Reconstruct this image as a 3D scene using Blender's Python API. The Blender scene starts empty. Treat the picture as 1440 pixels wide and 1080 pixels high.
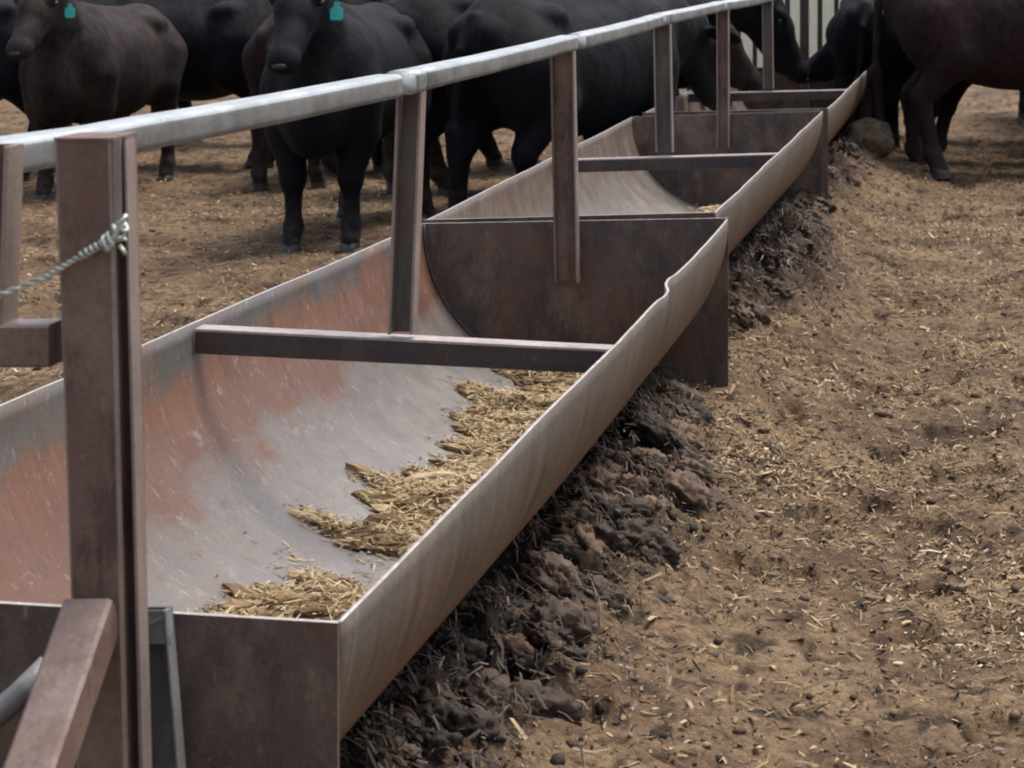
import bpy, math, random
import numpy as np
from mathutils import Vector, Matrix
S = bpy.context.scene
C = S.collection
R = math.radians
rng = np.random.default_rng(11)
random.seed(5)

# ------------------------------------------------------------------ camera, sky, sun, exposure
cam_d = bpy.data.cameras.new('camera'); cam = bpy.data.objects.new('camera', cam_d); C.objects.link(cam)
cam.location = (0, 0, 1.4); cam.rotation_euler = (R(90), 0, 0)
cam_d.sensor_width = 36; cam_d.lens = 76.95
cam_d.shift_x = -670/1440; cam_d.shift_y = -620/1440
cam_d.clip_start = 0.05; cam_d.clip_end = 600
cam_d.dof.use_dof = True; cam_d.dof.focus_distance = 5.0; cam_d.dof.aperture_fstop = 14
S.camera = cam
SUN_EL, SUN_AZ = 67, 48          # azimuth measured from +Y (away from the camera) towards +X
w = bpy.data.worlds.new('World'); S.world = w; w.use_nodes = True
nt = w.node_tree
sky = nt.nodes.new('ShaderNodeTexSky'); sky.sky_type = 'NISHITA'; sky.sun_disc = False
sky.sun_elevation = R(SUN_EL); sky.sun_rotation = R(SUN_AZ); sky.dust_density = 3.0; sky.ozone_density = 1.0
bg = nt.nodes['Background']; bg.inputs['Strength'].default_value = 0.135
hsv = nt.nodes.new('ShaderNodeHueSaturation'); hsv.inputs['Saturation'].default_value = .6      # thin overcast
nt.links.new(sky.outputs[0], hsv.inputs['Color']); nt.links.new(hsv.outputs[0], bg.inputs[0])
sd = bpy.data.lights.new('sun', 'SUN'); sun = bpy.data.objects.new('sun', sd); C.objects.link(sun)
sd.energy = 2.0; sd.angle = R(25); sd.color = (1.0, .95, .88)
ce = math.cos(R(SUN_EL))
sun.rotation_euler = Vector((math.sin(R(SUN_AZ))*ce, math.cos(R(SUN_AZ))*ce, math.sin(R(SUN_EL)))).to_track_quat('Z', 'Y').to_euler()
S.view_settings.view_transform = 'Standard'; S.view_settings.look = 'None'
S.view_settings.gamma = 1.0; S.view_settings.exposure = 0.78
S.cycles.filter_width = 2.0
S.cycles.max_bounces = 6

# ------------------------------------------------------------------ helpers
def tag(o, label=None, cat=None, group=None, kind=None):
    if label: o['label'] = label
    if cat: o['category'] = cat
    if group: o['group'] = group
    if kind: o['kind'] = kind
    return o

def empty(name, loc=(0, 0, 0), rz=0.0):
    o = bpy.data.objects.new(name, None); C.objects.link(o)
    o.location = loc; o.rotation_euler = (0, 0, rz); o.empty_display_size = .1
    return o

def mesh_np(name, V, F, mats=(), parent=None, smooth=False, midx=None, attrs=None, world=True):
    """V (n,3) F (m,k) constant k; V are world coordinates, stored relative to the parent"""
    me = bpy.data.meshes.new(name)
    V = np.asarray(V, dtype=np.float64)
    if parent is not None and world:
        V = V - np.array(parent.location)
    if isinstance(F, np.ndarray):
        k = F.shape[1]; m = F.shape[0]
        me.vertices.add(len(V)); me.vertices.foreach_set('co', V.astype(np.float32).ravel())
        me.loops.add(m*k); me.loops.foreach_set('vertex_index', F.astype(np.int32).ravel())
        me.polygons.add(m); me.polygons.foreach_set('loop_start', (np.arange(m)*k).astype(np.int32))
        me.polygons.foreach_set('loop_total', np.full(m, k, dtype=np.int32))
        me.update(calc_edges=True)
    else:
        me.from_pydata([tuple(v) for v in V], [], [tuple(f) for f in F]); me.update()
    for mt in mats: me.materials.append(mt)
    if midx is not None: me.polygons.foreach_set('material_index', np.asarray(midx, dtype=np.int32))
    if smooth: me.polygons.foreach_set('use_smooth', np.ones(len(me.polygons), dtype=bool))
    if attrs:
        for an, arr in attrs.items():
            dom = 'POINT' if len(arr) == len(V) else 'FACE'
            a = me.attributes.new(an, 'FLOAT', dom); a.data.foreach_set('value', np.asarray(arr, dtype=np.float32))
    me.validate()
    o = bpy.data.objects.new(name, me); C.objects.link(o)
    if parent is not None: o.parent = parent
    return o

class MB:
    """collects boxes, beams and tubes into one mesh"""
    def __init__(s): s.v = []; s.f = []; s.m = []; s.sm = []
    def add(s, v, f, m=0):
        b = len(s.v); s.v += [tuple(x) for x in v]; s.f += [tuple(b+i for i in q) for q in f]
        s.m += (m if isinstance(m, list) else [m]*len(f))
    def beam(s, a, b, w, h, up=(0, 0, 1), bev=.003, m=0, mtop=None, side=None):
        """box beam from a to b, w across, h along up, with bevelled long edges"""
        a = Vector(a); b = Vector(b); d = (b-a).normalized()
        sx = Vector(side).normalized() if side else d.cross(Vector(up)).normalized()
        uz = sx.cross(d).normalized()
        prof = []
        W, H, e = w/2, h/2, bev
        for (x, y) in ((-W+e, -H), (W-e, -H), (W, -H+e), (W, H-e), (W-e, H), (-W+e, H), (-W, H-e), (-W, -H+e)):
            prof.append((x, y))
        n = len(prof); v = []
        for P in (a, b):
            for (x, y) in prof: v.append(P+sx*x+uz*y)
        f = []; mm = []
        for i in range(n):
            j = (i+1) % n; f.append((i, j, n+j, n+i)); mm.append(mtop if (mtop is not None and i in (3, 4, 5)) else m)
        f.append(tuple(reversed(range(n)))); f.append(tuple(range(n, 2*n))); mm += [m, m]
        s.add(v, f, mm)
    def tube(s, pts, r, seg=8, m=0):
        pts = [Vector(p) for p in pts]; v = []; f = []
        n = len(pts); rr = r if isinstance(r, (list, tuple)) else [r]*n
        ref = Vector((.13, .2, 1)).normalized()
        for i, p in enumerate(pts):
            d = (pts[min(i+1, n-1)]-pts[max(i-1, 0)]).normalized()
            x = d.cross(ref)
            if x.length < .05: x = d.cross(Vector((1, 0, 0)))
            x.normalize(); y = d.cross(x)
            for k in range(seg):
                a = 2*math.pi*k/seg; v.append(p+(x*math.cos(a)+y*math.sin(a))*rr[i])
        for i in range(n-1):
            for k in range(seg):
                l = (k+1) % seg; f.append((i*seg+k, i*seg+l, (i+1)*seg+l, (i+1)*seg+k))
        f.append(tuple(reversed(range(seg)))); f.append(tuple((n-1)*seg+k for k in range(seg)))
        s.add(v, f, m)
    def build(s, name, mats, parent=None, smooth=False):
        if not isinstance(mats, (list, tuple)): mats = [mats]
        o = mesh_np(name, s.v, s.f, mats, parent, smooth=smooth, midx=s.m)
        return o

def flipfix(o):
    import bmesh
    bm = bmesh.new(); bm.from_mesh(o.data); bmesh.ops.recalc_face_normals(bm, faces=bm.faces); bm.to_mesh(o.data); bm.free()
    return o

# numpy noise
_L = rng.random((256, 256))
def vnoise(x, y):
    xi = np.floor(x).astype(int); yi = np.floor(y).astype(int)
    fx = x-xi; fy = y-yi; fx = fx*fx*(3-2*fx); fy = fy*fy*(3-2*fy)
    a = _L[xi & 255, yi & 255]; b = _L[(xi+1) & 255, yi & 255]; c = _L[xi & 255, (yi+1) & 255]; d = _L[(xi+1) & 255, (yi+1) & 255]
    return (a*(1-fx)+b*fx)*(1-fy)+(c*(1-fx)+d*fx)*fy
def fbm(x, y, s, o=4, off=0.0, g=.5):
    t = 0; a = 1; n = 0
    for i in range(o):
        t = t+a*(vnoise(x/s+off+17.3*i, y/s+off*1.7+5.1*i)-.5); n += a; a *= g; s /= 2.03
    return t/n*2          # about -1..1
def sstep(a, b, x):
    t = np.clip((x-a)/(b-a), 0, 1); return t*t*(3-2*t)

# ------------------------------------------------------------------ materials
class M:
    def __init__(s, name, rough=.6, metal=0.0, spec=.5):
        s.mat = bpy.data.materials.new(name); s.mat.use_nodes = True
        s.t = s.mat.node_tree; s.b = s.t.nodes['Principled BSDF']
        s.b.inputs['Roughness'].default_value = rough; s.b.inputs['Metallic'].default_value = metal
        s.b.inputs['Specular IOR Level'].default_value = spec
        s.co = s.t.nodes.new('ShaderNodeTexCoord').outputs['Object']
    def n(s, typ, **kw):
        nd = s.t.nodes.new(typ)
        for k, v in kw.items(): setattr(nd, k, v)
        return nd
    def link(s, a, b): s.t.links.new(a, b)
    def map(s, scale=(1, 1, 1), rot=(0, 0, 0)):
        m = s.n('ShaderNodeMapping'); m.inputs['Scale'].default_value = scale; m.inputs['Rotation'].default_value = rot
        s.link(s.co, m.inputs[0]); return m.outputs[0]
    def noise(s, scale, detail=5, rough=.6, vec=None, dist=0.0):
        nd = s.n('ShaderNodeTexNoise'); nd.inputs['Scale'].default_value = scale; nd.inputs['Detail'].default_value = detail
        nd.inputs['Roughness'].default_value = rough; nd.inputs['Distortion'].default_value = dist
        s.link(vec if vec is not None else s.co, nd.inputs['Vector']); return nd.outputs['Fac']
    def ramp(s, fac, stops, interp='LINEAR'):
        r = s.n('ShaderNodeValToRGB'); r.color_ramp.interpolation = interp
        e = r.color_ramp.elements
        while len(e) < len(stops): e.new(.5)
        for i, (p, c) in enumerate(stops):
            e[i].position = p; e[i].color = (c, c, c, 1) if not isinstance(c, tuple) else (*c, 1)
        s.link(fac, r.inputs[0]); return r.outputs[0]
    def mix(s, fac, a, b, mode='MIX'):
        m = s.n('ShaderNodeMix', data_type='RGBA', blend_type=mode)
        for sock, v in ((m.inputs[0], fac), (m.inputs[6], a), (m.inputs[7], b)):
            if isinstance(v, (int, float)): sock.default_value = v
            elif isinstance(v, tuple): sock.default_value = (*v, 1)
            else: s.link(v, sock)
        return m.outputs[2]
    def math(s, op, a, b=0.0):
        m = s.n('ShaderNodeMath', operation=op)
        for sock, v in ((m.inputs[0], a), (m.inputs[1], b)):
            if isinstance(v, (int, float)): sock.default_value = v
            else: s.link(v, sock)
        return m.outputs[0]
    def sep(s):
        n = s.n('ShaderNodeSeparateXYZ'); s.link(s.co, n.inputs[0]); return n.outputs
    def attr(s, name):
        a = s.n('ShaderNodeAttribute'); a.attribute_name = name; return a.outputs['Fac']
    def color(s, c):
        if isinstance(c, tuple): s.b.inputs['Base Color'].default_value = (*c, 1)
        else: s.link(c, s.b.inputs['Base Color'])
    def rough(s, r): s.link(r, s.b.inputs['Roughness'])
    def bump(s, h, strength=.4, dist=.01):
        b = s.n('ShaderNodeBump'); b.inputs['Strength'].default_value = strength; b.inputs['Distance'].default_value = dist
        s.link(h, b.inputs['Height']); s.link(b.outputs[0], s.b.inputs['Normal'])

def steel(name, c1, c2, c3, streak=(14, 14, 1.2), rough=.55, metal=.25, scale=6, specks=.35, bump=.25, dirt=0):
    """weathered steel: c1 main, c2 second tone, c3 small worn specks"""
    m = M(name, rough, metal)
    big = m.ramp(m.noise(scale, 7, .65), [(.36, 0.), (.64, 1.)])
    st = m.ramp(m.noise(3.0, 5, .6, m.map(streak)), [(.38, 0.), (.66, 1.)])
    c = m.mix(big, c1, c2)
    c = m.mix(m.math('MULTIPLY', st, .45), c, tuple(min(1, x*1.45) for x in c1))
    sp = m.ramp(m.noise(46, 4, .7), [(.62, 0.), (.74, 1.)])
    c = m.mix(m.math('MULTIPLY', sp, specks), c, c3)
    if dirt:
        ru = m.ramp(m.noise(7.5, 8, .72, m.map((1, 1, .45)), .6), [(.50, 0.), (.58, 1.)])
        c = m.mix(m.math('MULTIPLY', ru, .65*dirt), c, (.140, .068, .042))
        dk = m.ramp(m.noise(11, 8, .75, m.map((1.3, 1.3, .35), (.3, .2, .9))), [(.52, 0.), (.60, 1.)])
        c = m.mix(m.math('MULTIPLY', dk, .6*dirt), c, (.030, .022, .020))
        du = m.ramp(m.noise(5.2, 8, .75, m.map((1, 1, .6), (.9, .1, .4))), [(.50, 0.), (.62, 1.)])
        c = m.mix(m.math('MULTIPLY', du, .45*dirt), c, (.27, .205, .15))
        scr = m.ramp(m.noise(9, 3, .6, m.map((14, 14, 1.2), (.25, .15, 0))), [(.70, 0.), (.74, 1.)])
        c = m.mix(m.math('MULTIPLY', scr, .4*dirt), c, (.42, .38, .35))
    gr = m.ramp(m.noise(170, 3, .7), [(.3, .86), (.7, 1.12)])
    c = m.mix(1.0, c, gr, 'MULTIPLY')
    m.color(c)
    m.rough(m.ramp(m.noise(9, 5), [(.3, rough-.1), (.7, rough+.2)]))
    m.bump(m.noise(60, 6, .7), bump, .004)
    return m.mat

mPOST = steel('brown_oxide_steel', (.125, .073, .060), (.165, .098, .078), (.22, .15, .12), (10, 10, .9), .5, .1, dirt=1.0)
mPOSTEDGE = steel('worn_edge_lit_top_brown', (.29, .225, .20), (.21, .155, .13), (.45, .38, .35), rough=.42, metal=.35)  # worn post edges; doubles as the side rail's painted lit top
mBRACE = steel('sky_lit_brace_top', (.23, .17, .15), (.19, .135, .115), (.38, .32, .3), rough=.45, metal=.1, dirt=.5)  # brace top painted lighter to stand for skylight on it
mPOSTGREY = steel('grey_mill_steel', (.125, .108, .10), (.10, .082, .075), (.25, .22, .2), (10, 10, .9), .5, .2, dirt=.6)
mPLATE = steel('dark_plate_steel', (.105, .070, .056), (.050, .036, .036), (.28, .21, .17), (7, 7, 2), .55, .1, 3.2, .7, .5, dirt=.85)
mEDGE = steel('bright_worn_edge', (.50, .46, .43), (.34, .29, .25), (.7, .66, .62), rough=.4, metal=.2, scale=20)
mGALV = steel('galvanised_steel', (.43, .45, .46), (.33, .345, .35), (.55, .56, .56), (9, 1.2, 9), .42, .5, 12, .5, .15)  # rail top, kept bright as the face turned to the sun
mGALVSIDE = steel('galvanised_side_shade_tone', (.20, .205, .20), (.125, .12, .112), (.42, .42, .4), (9, 1.2, 9), .5, .3, 12, .5, .15, dirt=.25)  # rail sides darkened in colour as shade; tone reused on the struts
mGALVDARK = steel('dull_galvanised', (.15, .175, .185), (.07, .08, .088), (.35, .38, .38), (9, 9, 1.5), .45, .4, 9, .5, dirt=.4)
mBARTOP = steel('crossbar_lit_top', (.40, .33, .31), (.30, .24, .22), (.55, .5, .47), rough=.4, metal=.2)  # top leg lightened as if lit from above, upright leg kept dark
mBAR = steel('crossbar_steel', (.052, .034, .033), (.036, .027, .028), (.2, .15, .14), (1, 12, 12), .5, .15, dirt=.3)

def trough_inner(name, orange=1.0, tint=(1, 1, 1)):
    m = M(name, .42, .35)
    X, Y, Z = m.sep()
    warp = m.math('MULTIPLY', m.math('SUBTRACT', m.noise(3.2, 6, .65, m.map((1, .45, 1))), .5), .34)
    z = m.math('ADD', Z, warp)
    g = lambda r, gg, b: (r*tint[0], gg*tint[1], b*tint[2])
    base = m.ramp(z, [(.20, g(.25, .230, .212)), (.345, g(.205, .170, .150)), (.385, g(.19*(.8+.2*orange), .088+.03*(1-orange), .052+.04*(1-orange))), (.53, g(.225-.05*(1-orange), .094+.02*(1-orange), .052+.03*(1-orange))), (.60, g(.15, .10, .075))])
    grey = m.ramp(m.noise(5, 6, .6), [(.35, g(.16, .135, .125)), (.7, g(.28, .258, .236))])
    c = m.mix(.14 if orange > .5 else .5, base, grey)
    # vertical rust streaks on the wall, long smears along the floor
    st = m.ramp(m.noise(2.2, 6, .65, m.map((1, 14, .8))), [(.45, 0.), (.68, 1.)])
    c = m.mix(m.math('MULTIPLY', st, m.ramp(Z, [(.3, 0.), (.5, .5)])), c, g(.115, .065, .045))
    topb = m.math('MULTIPLY', m.ramp(z, [(.535, 0.), (.575, 1.)]), m.ramp(m.noise(2.2, 4), [(.42, 0.), (.55, .85)]))
    c = m.mix(topb, c, (.13, .125, .12))
    sc = m.ramp(m.noise(5, 4, .7, m.map((1.5, 26, 6), (0, 0, .5))), [(.62, 0.), (.66, 1.)])
    c = m.mix(m.math('MULTIPLY', sc, .5), c, (.5, .48, .45))
    sp2 = m.ramp(m.noise(13, 7, .8, m.map((1, .7, 1.2))), [(.56, 0.), (.61, 1.)])
    c = m.mix(m.math('MULTIPLY', sp2, .38), c, g(.17, .085, .055))
    sp3 = m.ramp(m.noise(16, 6, .8, m.map((1, .6, 1), (.4, 0, .2))), [(.60, 0.), (.66, 1.)])
    c = m.mix(m.math('MULTIPLY', sp3, .45), c, (.38, .35, .32))
    dk = m.ramp(m.noise(26, 5, .75), [(.6, 0.), (.70, 1.)])
    c = m.mix(m.math('MULTIPLY', dk, .6), c, (.10, .08, .065))
    c = m.mix(1.0, c, m.ramp(m.noise(150, 3, .7), [(.3, .84), (.7, 1.12)]), 'MULTIPLY')
    m.color(c); m.rough(m.ramp(m.noise(8, 5), [(.3, .36), (.7, .62)]))
    m.bump(m.noise(24, 6, .7), .25, .004)
    return m.mat

def trough_outer(name):
    m = M(name, .78, .0, .25)
    X, Y, Z = m.sep()
    c = m.ramp(m.noise(5, 6, .65), [(.3, (.095, .056, .034)), (.7, (.155, .100, .062))])
    st = m.ramp(m.noise(2.6, 6, .7, m.map((1, 8, .5), (R(12), 0, 0))), [(.48, 0.), (.62, 1.)])
    c = m.mix(m.math('MULTIPLY', st, .4), c, (.23, .165, .105))
    st2 = m.ramp(m.noise(3.1, 6, .72, m.map((1, 9, .6), (R(-16), 0, 0))), [(.5, 0.), (.64, 1.)])
    c = m.mix(m.math('MULTIPLY', st2, .7), c, (.048, .034, .028))
    wz = m.math('ADD', Z, m.math('MULTIPLY', m.math('SUBTRACT', m.noise(4, 5), .5), .1))
    c = m.mix(m.ramp(wz, [(.30, .85), (.44, 0.)]), c, (.20, .078, .036))
    c = m.mix(m.math('MULTIPLY', m.ramp(wz, [(.50, 0.), (.56, 1.)]), .5), c, (.13, .125, .12))
    c = m.mix(1.0, c, m.ramp(m.noise(140, 3, .7), [(.3, .8), (.7, 1.15)]), 'MULTIPLY')
    m.color(c); m.bump(m.noise(45, 6, .7), .3, .004)
    return m.mat

mOUT = trough_outer('trough_outside_steel')

def ground_mat():
    m = M('trampled_dirt', .9, 0, .25)
    wet = m.attr('wet')
    n1 = m.noise(1.6, 6, .65); n2 = m.noise(26, 6, .72); n3 = m.noise(110, 4, .7)
    c = m.ramp(n1, [(.32, (.112, .066, .039)), (.5, (.176, .110, .063)), (.68, (.258, .174, .100))])
    c = m.mix(m.ramp(n2, [(.35, .75), (.6, 0.)]), c, (.075, .046, .030))
    c = m.mix(m.ramp(n2, [(.56, 0.), (.72, .6)]), c, (.28, .185, .105))
    c = m.mix(m.ramp(n3, [(.60, 0.), (.72, .55)]), c, (.47, .37, .235))
    c = m.mix(m.ramp(n3, [(.28, .85), (.42, 0.)]), c, (.028, .018, .013))
    dk = m.ramp(n2, [(.35, (.012, .009, .008)), (.7, (.06, .043, .034))])
    pt = m.math('MULTIPLY', m.ramp(m.noise(2.3, 5, .7), [(.45, 0.), (.62, 1.)]), m.ramp(m.noise(48, 4, .7), [(.42, 0.), (.6, .8)]))
    c = m.mix(pt, c, (.33, .23, .125))
    c = m.mix(m.math('MULTIPLY', m.attr('pit'), .8), c, (.022, .014, .011))
    c = m.mix(wet, c, dk)
    m.color(c)
    h = m.math('ADD', m.math('MULTIPLY', n2, .6), m.math('MULTIPLY', n3, .25))
    m.bump(h, 1.0, .034)
    return m.mat
mGROUND = ground_mat()

def tint_mat(name, stops, rough=.8, bump=None, spec=.3):
    m = M(name, rough, 0, spec)
    c = m.ramp(m.attr('tint'), stops)
    c = m.mix(1.0, c, m.ramp(m.noise(90, 3, .7), [(.3, .75), (.7, 1.2)]), 'MULTIPLY')
    m.color(c)
    if bump: m.bump(m.noise(bump, 5, .7), .7, .006)
    return m.mat
mSTRAW = tint_mat('chopped_straw', [(0., (.07, .045, .027)), (.3, (.165, .108, .058)), (.7, (.31, .218, .118)), (.95, (.47, .36, .21)), (1., (.68, .6, .45))])
mDKSTRAW = tint_mat('manure_caked_straw', [(0., (.03, .022, .018)), (.5, (.085, .062, .05)), (.8, (.16, .122, .09)), (1., (.36, .28, .19))])
mCLOD = tint_mat('dirt_clod', [(0., (.022, .015, .012)), (.35, (.10, .067, .045)), (1., (.28, .20, .13))], .9, 70)
mDKCLOD = tint_mat('manure_clod', [(0., (.014, .010, .008)), (.45, (.056, .036, .025)), (1., (.16, .102, .066))], .75, 60, .4)
mFEED = tint_mat('chopped_fodder', [(0., (.09, .05, .022)), (.4, (.29, .20, .105)), (.75, (.47, .36, .21)), (.95, (.58, .47, .29)), (1., (.75, .66, .48))], .8, 80)

def hide(name, c1, c2, dust):
    m = M(name, .66, 0, .13)
    X, Y, Z = m.sep()
    n = m.ramp(m.noise(3.2, 5, .6), [(.38, 0.), (.64, 1.)])
    c = m.mix(n, c1, c2)
    hair = m.ramp(m.noise(30, 5, .75, m.map((1, 1.6, .35))), [(.3, .55), (.72, 1.6)])
    c = m.mix(1.0, c, hair, 'MULTIPLY')
    d = m.math('MULTIPLY', m.ramp(m.noise(9, 6, .7), [(.42, 0.), (.66, 1.)]), m.ramp(Z, [(.85, 0.06), (1.08, .5)]))
    c = m.mix(d, c, dust)
    mud = m.math('MULTIPLY', m.ramp(m.math('ADD', Z, m.math('MULTIPLY', m.noise(14, 4), .25)), [(.14, .9), (.42, 0.)]), m.ramp(m.noise(18, 4), [(.4, .25), (.6, 1.)]))
    c = m.mix(mud, c, (.065, .052, .045))
    m.color(c)
    m.b.inputs['Sheen Weight'].default_value = .02; m.b.inputs['Sheen Roughness'].default_value = .4
    m.b.inputs['Sheen Tint'].default_value = (.7, .75, .9, 1)
    m.bump(m.noise(70, 5, .75, m.map((1, 1.5, .4))), .6, .012)
    return m.mat
mBLACK = hide('black_hide', (.0022, .0027, .0048), (.0050, .0045, .0065), (.026, .026, .030))
mBRBLACK = hide('brown_black_hide', (.0058, .0042, .0048), (.030, .0165, .0145), (.06, .05, .045))
mBROWN = hide('dark_brown_hide', (.015, .0075, .0085), (.028, .0135, .0140), (.06, .045, .042))
mTAN = hide('grey_brown_hide', (.055, .042, .042), (.08, .06, .056), (.1, .085, .075))
def plain(name, c, rough=.5, spec=.5, bump=None, var=.3, metal=0):
    m = M(name, rough, metal, spec)
    m.color(m.mix(1.0, c, m.ramp(m.noise(35, 4), [(.3, 1-var), (.7, 1+var)]), 'MULTIPLY'))
    if bump: m.bump(m.noise(bump, 4), .4, .004)
    return m.mat
mHOOF = plain('hoof_horn', (.045, .038, .034), .5, .5, 60)
mEYE = plain('eye', (.004, .004, .005), .08, .6)
mNOSE = plain('nose_leather', (.035, .036, .042), .3, .6, 120)
mTAG = plain('teal_plastic', (.06, .58, .56), .4, .5, None, .08)
mWIRE = plain('fence_wire', (.50, .52, .46), .45, .5, 200, .3, .4)
mGRASS = plain('grass_blade', (.05, .095, .04), .6, .3)
mBOARD = steel('cream_painted_board', (.84, .80, .60), (.76, .71, .50), (.4, .36, .25), (12, 12, 1), .7, 0, 8, .4, .2)
mBOARDDK = plain('dark_olive_fence', (.06, .07, .04), .8, .3)  # back rails, fence posts and the gap-darkening sheet

# ------------------------------------------------------------------ ground, one sheet
def berm(X, Y):
    """ridge of trampled manure packed under the right side of the troughs"""
    wob = .05*np.sin(Y*1.7)+.05*fbm(X*0+3, Y, .5, 3, 9.)
    amp = .055+.05*fbm(X*0+1, Y, .7, 3, 4.)
    bump2 = np.exp(-((Y-8.5)/.85)**2); bump3 = np.exp(-((Y-12.6)/.9)**2); dip = np.exp(-((Y-6.75)/.55)**2)
    amp = amp+.07*bump2+.04*bump3-.04*dip
    foot = -.74+wob+.14*bump2+.05*bump3-.12*dip+.05*np.exp(-((Y-5.2)/.5)**2)
    t = sstep(foot+.10, foot-.20, X)
    left = sstep(-1.75, -1.35, X)
    along = sstep(2.0, 2.8, Y)*(1-sstep(14.6, 15.2, Y))
    return amp*t*left*along, t*left*along

def belly(X):
    q = np.clip((X+1.2)/.46, -1, 1); return np.where(np.abs(q) < 1, .60-.455*np.sqrt(1-q*q)-.035, 9.)

def gheight(X, Y):
    b, t = berm(X, Y)
    lump = 1-np.abs(fbm(X, Y, .16, 4, 2.2))*2.2
    h = .018*fbm(X, Y, .9, 3, 1.)+.020*fbm(X, Y, .22, 4, 7.)+.019*fbm(X, Y, .06, 4, 3., .68)
    pit = vnoise(X/.035+11, Y/.05+3); h = h-.012*sstep(.72, .92, pit)*sstep(-.2, .3, fbm(X, Y, .5, 2, 33.))
    hoof = vnoise(X/.14+31, Y/.17+8); h = h-.034*sstep(.66, .82, hoof)
    ap = sstep(-.22, -.80, X)*sstep(-2.1, -1.6, X)*sstep(1.5, 2.5, Y)*(1-sstep(14.6, 16, Y))
    h = h*(1-.3*t)+.118*ap*(1+.25*fbm(X*0+2, Y, 1.1, 2, 50.))
    h = h+b+t*(.125*(lump-.5)+.055*fbm(X, Y, .10, 4, 12., .7)-.03*sstep(.6, .8, vnoise(X/.05, Y/.06)))
    h = np.minimum(h, np.where((Y > 2.5) & (Y < 14.4), belly(X), 9.))      # nothing comes up through the trough floors
    return h, t

def axis(segs):
    out = []
    for a, b, st in segs: out.append(np.arange(a, b, st))
    return np.concatenate(out)
gx = np.concatenate([-9-np.geomspace(.1, 291, 40)[::-1], axis([(-9, -1.9, .03), (-1.9, -1.15, .03), (-1.15, .36, .0105)]), .38+np.geomspace(.02, 300, 45)])
gy = np.concatenate([3.2-np.geomspace(.05, 40, 25)[::-1], axis([(3.2, 9, .0125), (9, 18, .028)]), 18+np.geomspace(.03, 480, 60)])
GX, GY = np.meshgrid(gx, gy, indexing='ij')
H, T = gheight(GX, GY)
nx, ny = GX.shape
I = np.arange(nx*ny).reshape(nx, ny)
F = np.stack([I[:-1, :-1], I[1:, :-1], I[1:, 1:], I[:-1, 1:]], -1).reshape(-1, 4)
wet = np.clip(T*.95+.25*T*fbm(GX, GY, .1, 3, 5.), 0, 1)
PIT = np.clip(sstep(.2, .55, -fbm(GX, GY, .055, 4, 3., .65))+sstep(.75, .9, vnoise(GX/.035+11, GY/.05+3)), 0, 1)*(1-T)
under = sstep(-.72, -.9, GX)*sstep(-1.85, -1.7, GX)
# hoof churned, darker damp patches
wet = np.clip(wet+.35*sstep(.25, .55, fbm(GX, GY, .6, 4, 21.)), 0, 1)
ground = mesh_np('ground', np.stack([GX, GY, H], -1).reshape(-1, 3), F, [mGROUND], smooth=True, attrs={'wet': wet.ravel(), 'pit': PIT.ravel()})
tag(ground, kind='structure')
def gz(x, y): 
    h, _ = gheight(np.array([float(x)]), np.array([float(y)])); return float(h[0])

# ------------------------------------------------------------------ scattered litter
def slivers(P, yaw, L, W, tilt, curl, tint, mat, name, label, cat):
    n = len(P)
    d = np.stack([np.cos(yaw)*np.cos(tilt), np.sin(yaw)*np.cos(tilt), np.sin(tilt)], -1)
    s = np.stack([-np.sin(yaw), np.cos(yaw), rng.normal(0, .35, n)], -1); s /= np.linalg.norm(s, axis=1)[:, None]
    up = np.cross(d, s)
    V = np.zeros((n, 6, 3))
    for k, (t, c) in enumerate(((-.5, 0.), (0., 1.), (.5, 0.))):
        mid = P+d*(L*t)[:, None]+up*(curl*c)[:, None]
        ww = W*(1 if k == 1 else .7)
        V[:, 2*k] = mid-s*(ww/2)[:, None]; V[:, 2*k+1] = mid+s*(ww/2)[:, None]
    base = (np.arange(n)*6)[:, None]
    F = np.concatenate([base+np.array([0, 1, 3, 2]), base+np.array([2, 3, 5, 4])], 1).reshape(-1, 4)
    o = mesh_np(name, V.reshape(-1, 3), F, [mat], attrs={'tint': np.repeat(tint, 2)})
    return tag(o, label, cat, kind='stuff')

def ybiased(n, a, b, p):      # density falls with distance
    u = rng.random(n); return (a**(1-p)+u*(b**(1-p)-a**(1-p)))**(1/(1-p))
def cloud(n, x0, x1, y0, y1, p, patch=.6, off=40.):
    X = rng.uniform(x0, x1, n); Y = ybiased(n, y0, y1, p)
    d = .42+1.5*fbm(X, Y, .40, 4, off)
    keep = rng.random(n) < (1-patch)+patch*np.clip(d, 0, 1)
    return X[keep], Y[keep]
def litter():
    X1, Y1 = cloud(105000, -.98, .38, 3.4, 16, 1.35, .8)
    X2, Y2 = cloud(80000, -7.2, -1.72, 6.6, 18, 1.4, .8)
    X3, Y3 = cloud(6000, -2.2, -1.6, 3.5, 9, 1.2, .5)
    X = np.concatenate([X1, X2, X3]); Y = np.concatenate([Y1, Y2, Y3]); n = len(X)
    h, t = gheight(X, Y)
    keep = (rng.random(n) > .8*t) & ((rng.random(n) < .35+.65*sstep(4.0, 5.4, Y))); X, Y, h = X[keep], Y[keep], h[keep]; n = len(X)
    L = rng.lognormal(math.log(.018), .55, n).clip(.005, .08); W = rng.uniform(.0022, .0065, n)
    big = rng.random(n) < .05; W[big] *= 2.0
    P = np.stack([X, Y, h+rng.uniform(-.004, .004, n)], -1)
    tint = np.clip(rng.beta(2.2, 2.2, n)+.25*fbm(X, Y, .5, 3, 60.), 0, 1)
    slivers(P, rng.uniform(0, 2*math.pi, n), L, W, rng.normal(0, .3, n), rng.normal(0, .003, n), tint, mSTRAW,
            'straw_litter', 'chopped straw and dry stalks trampled over the brown yard', 'straw')
litter()
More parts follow.
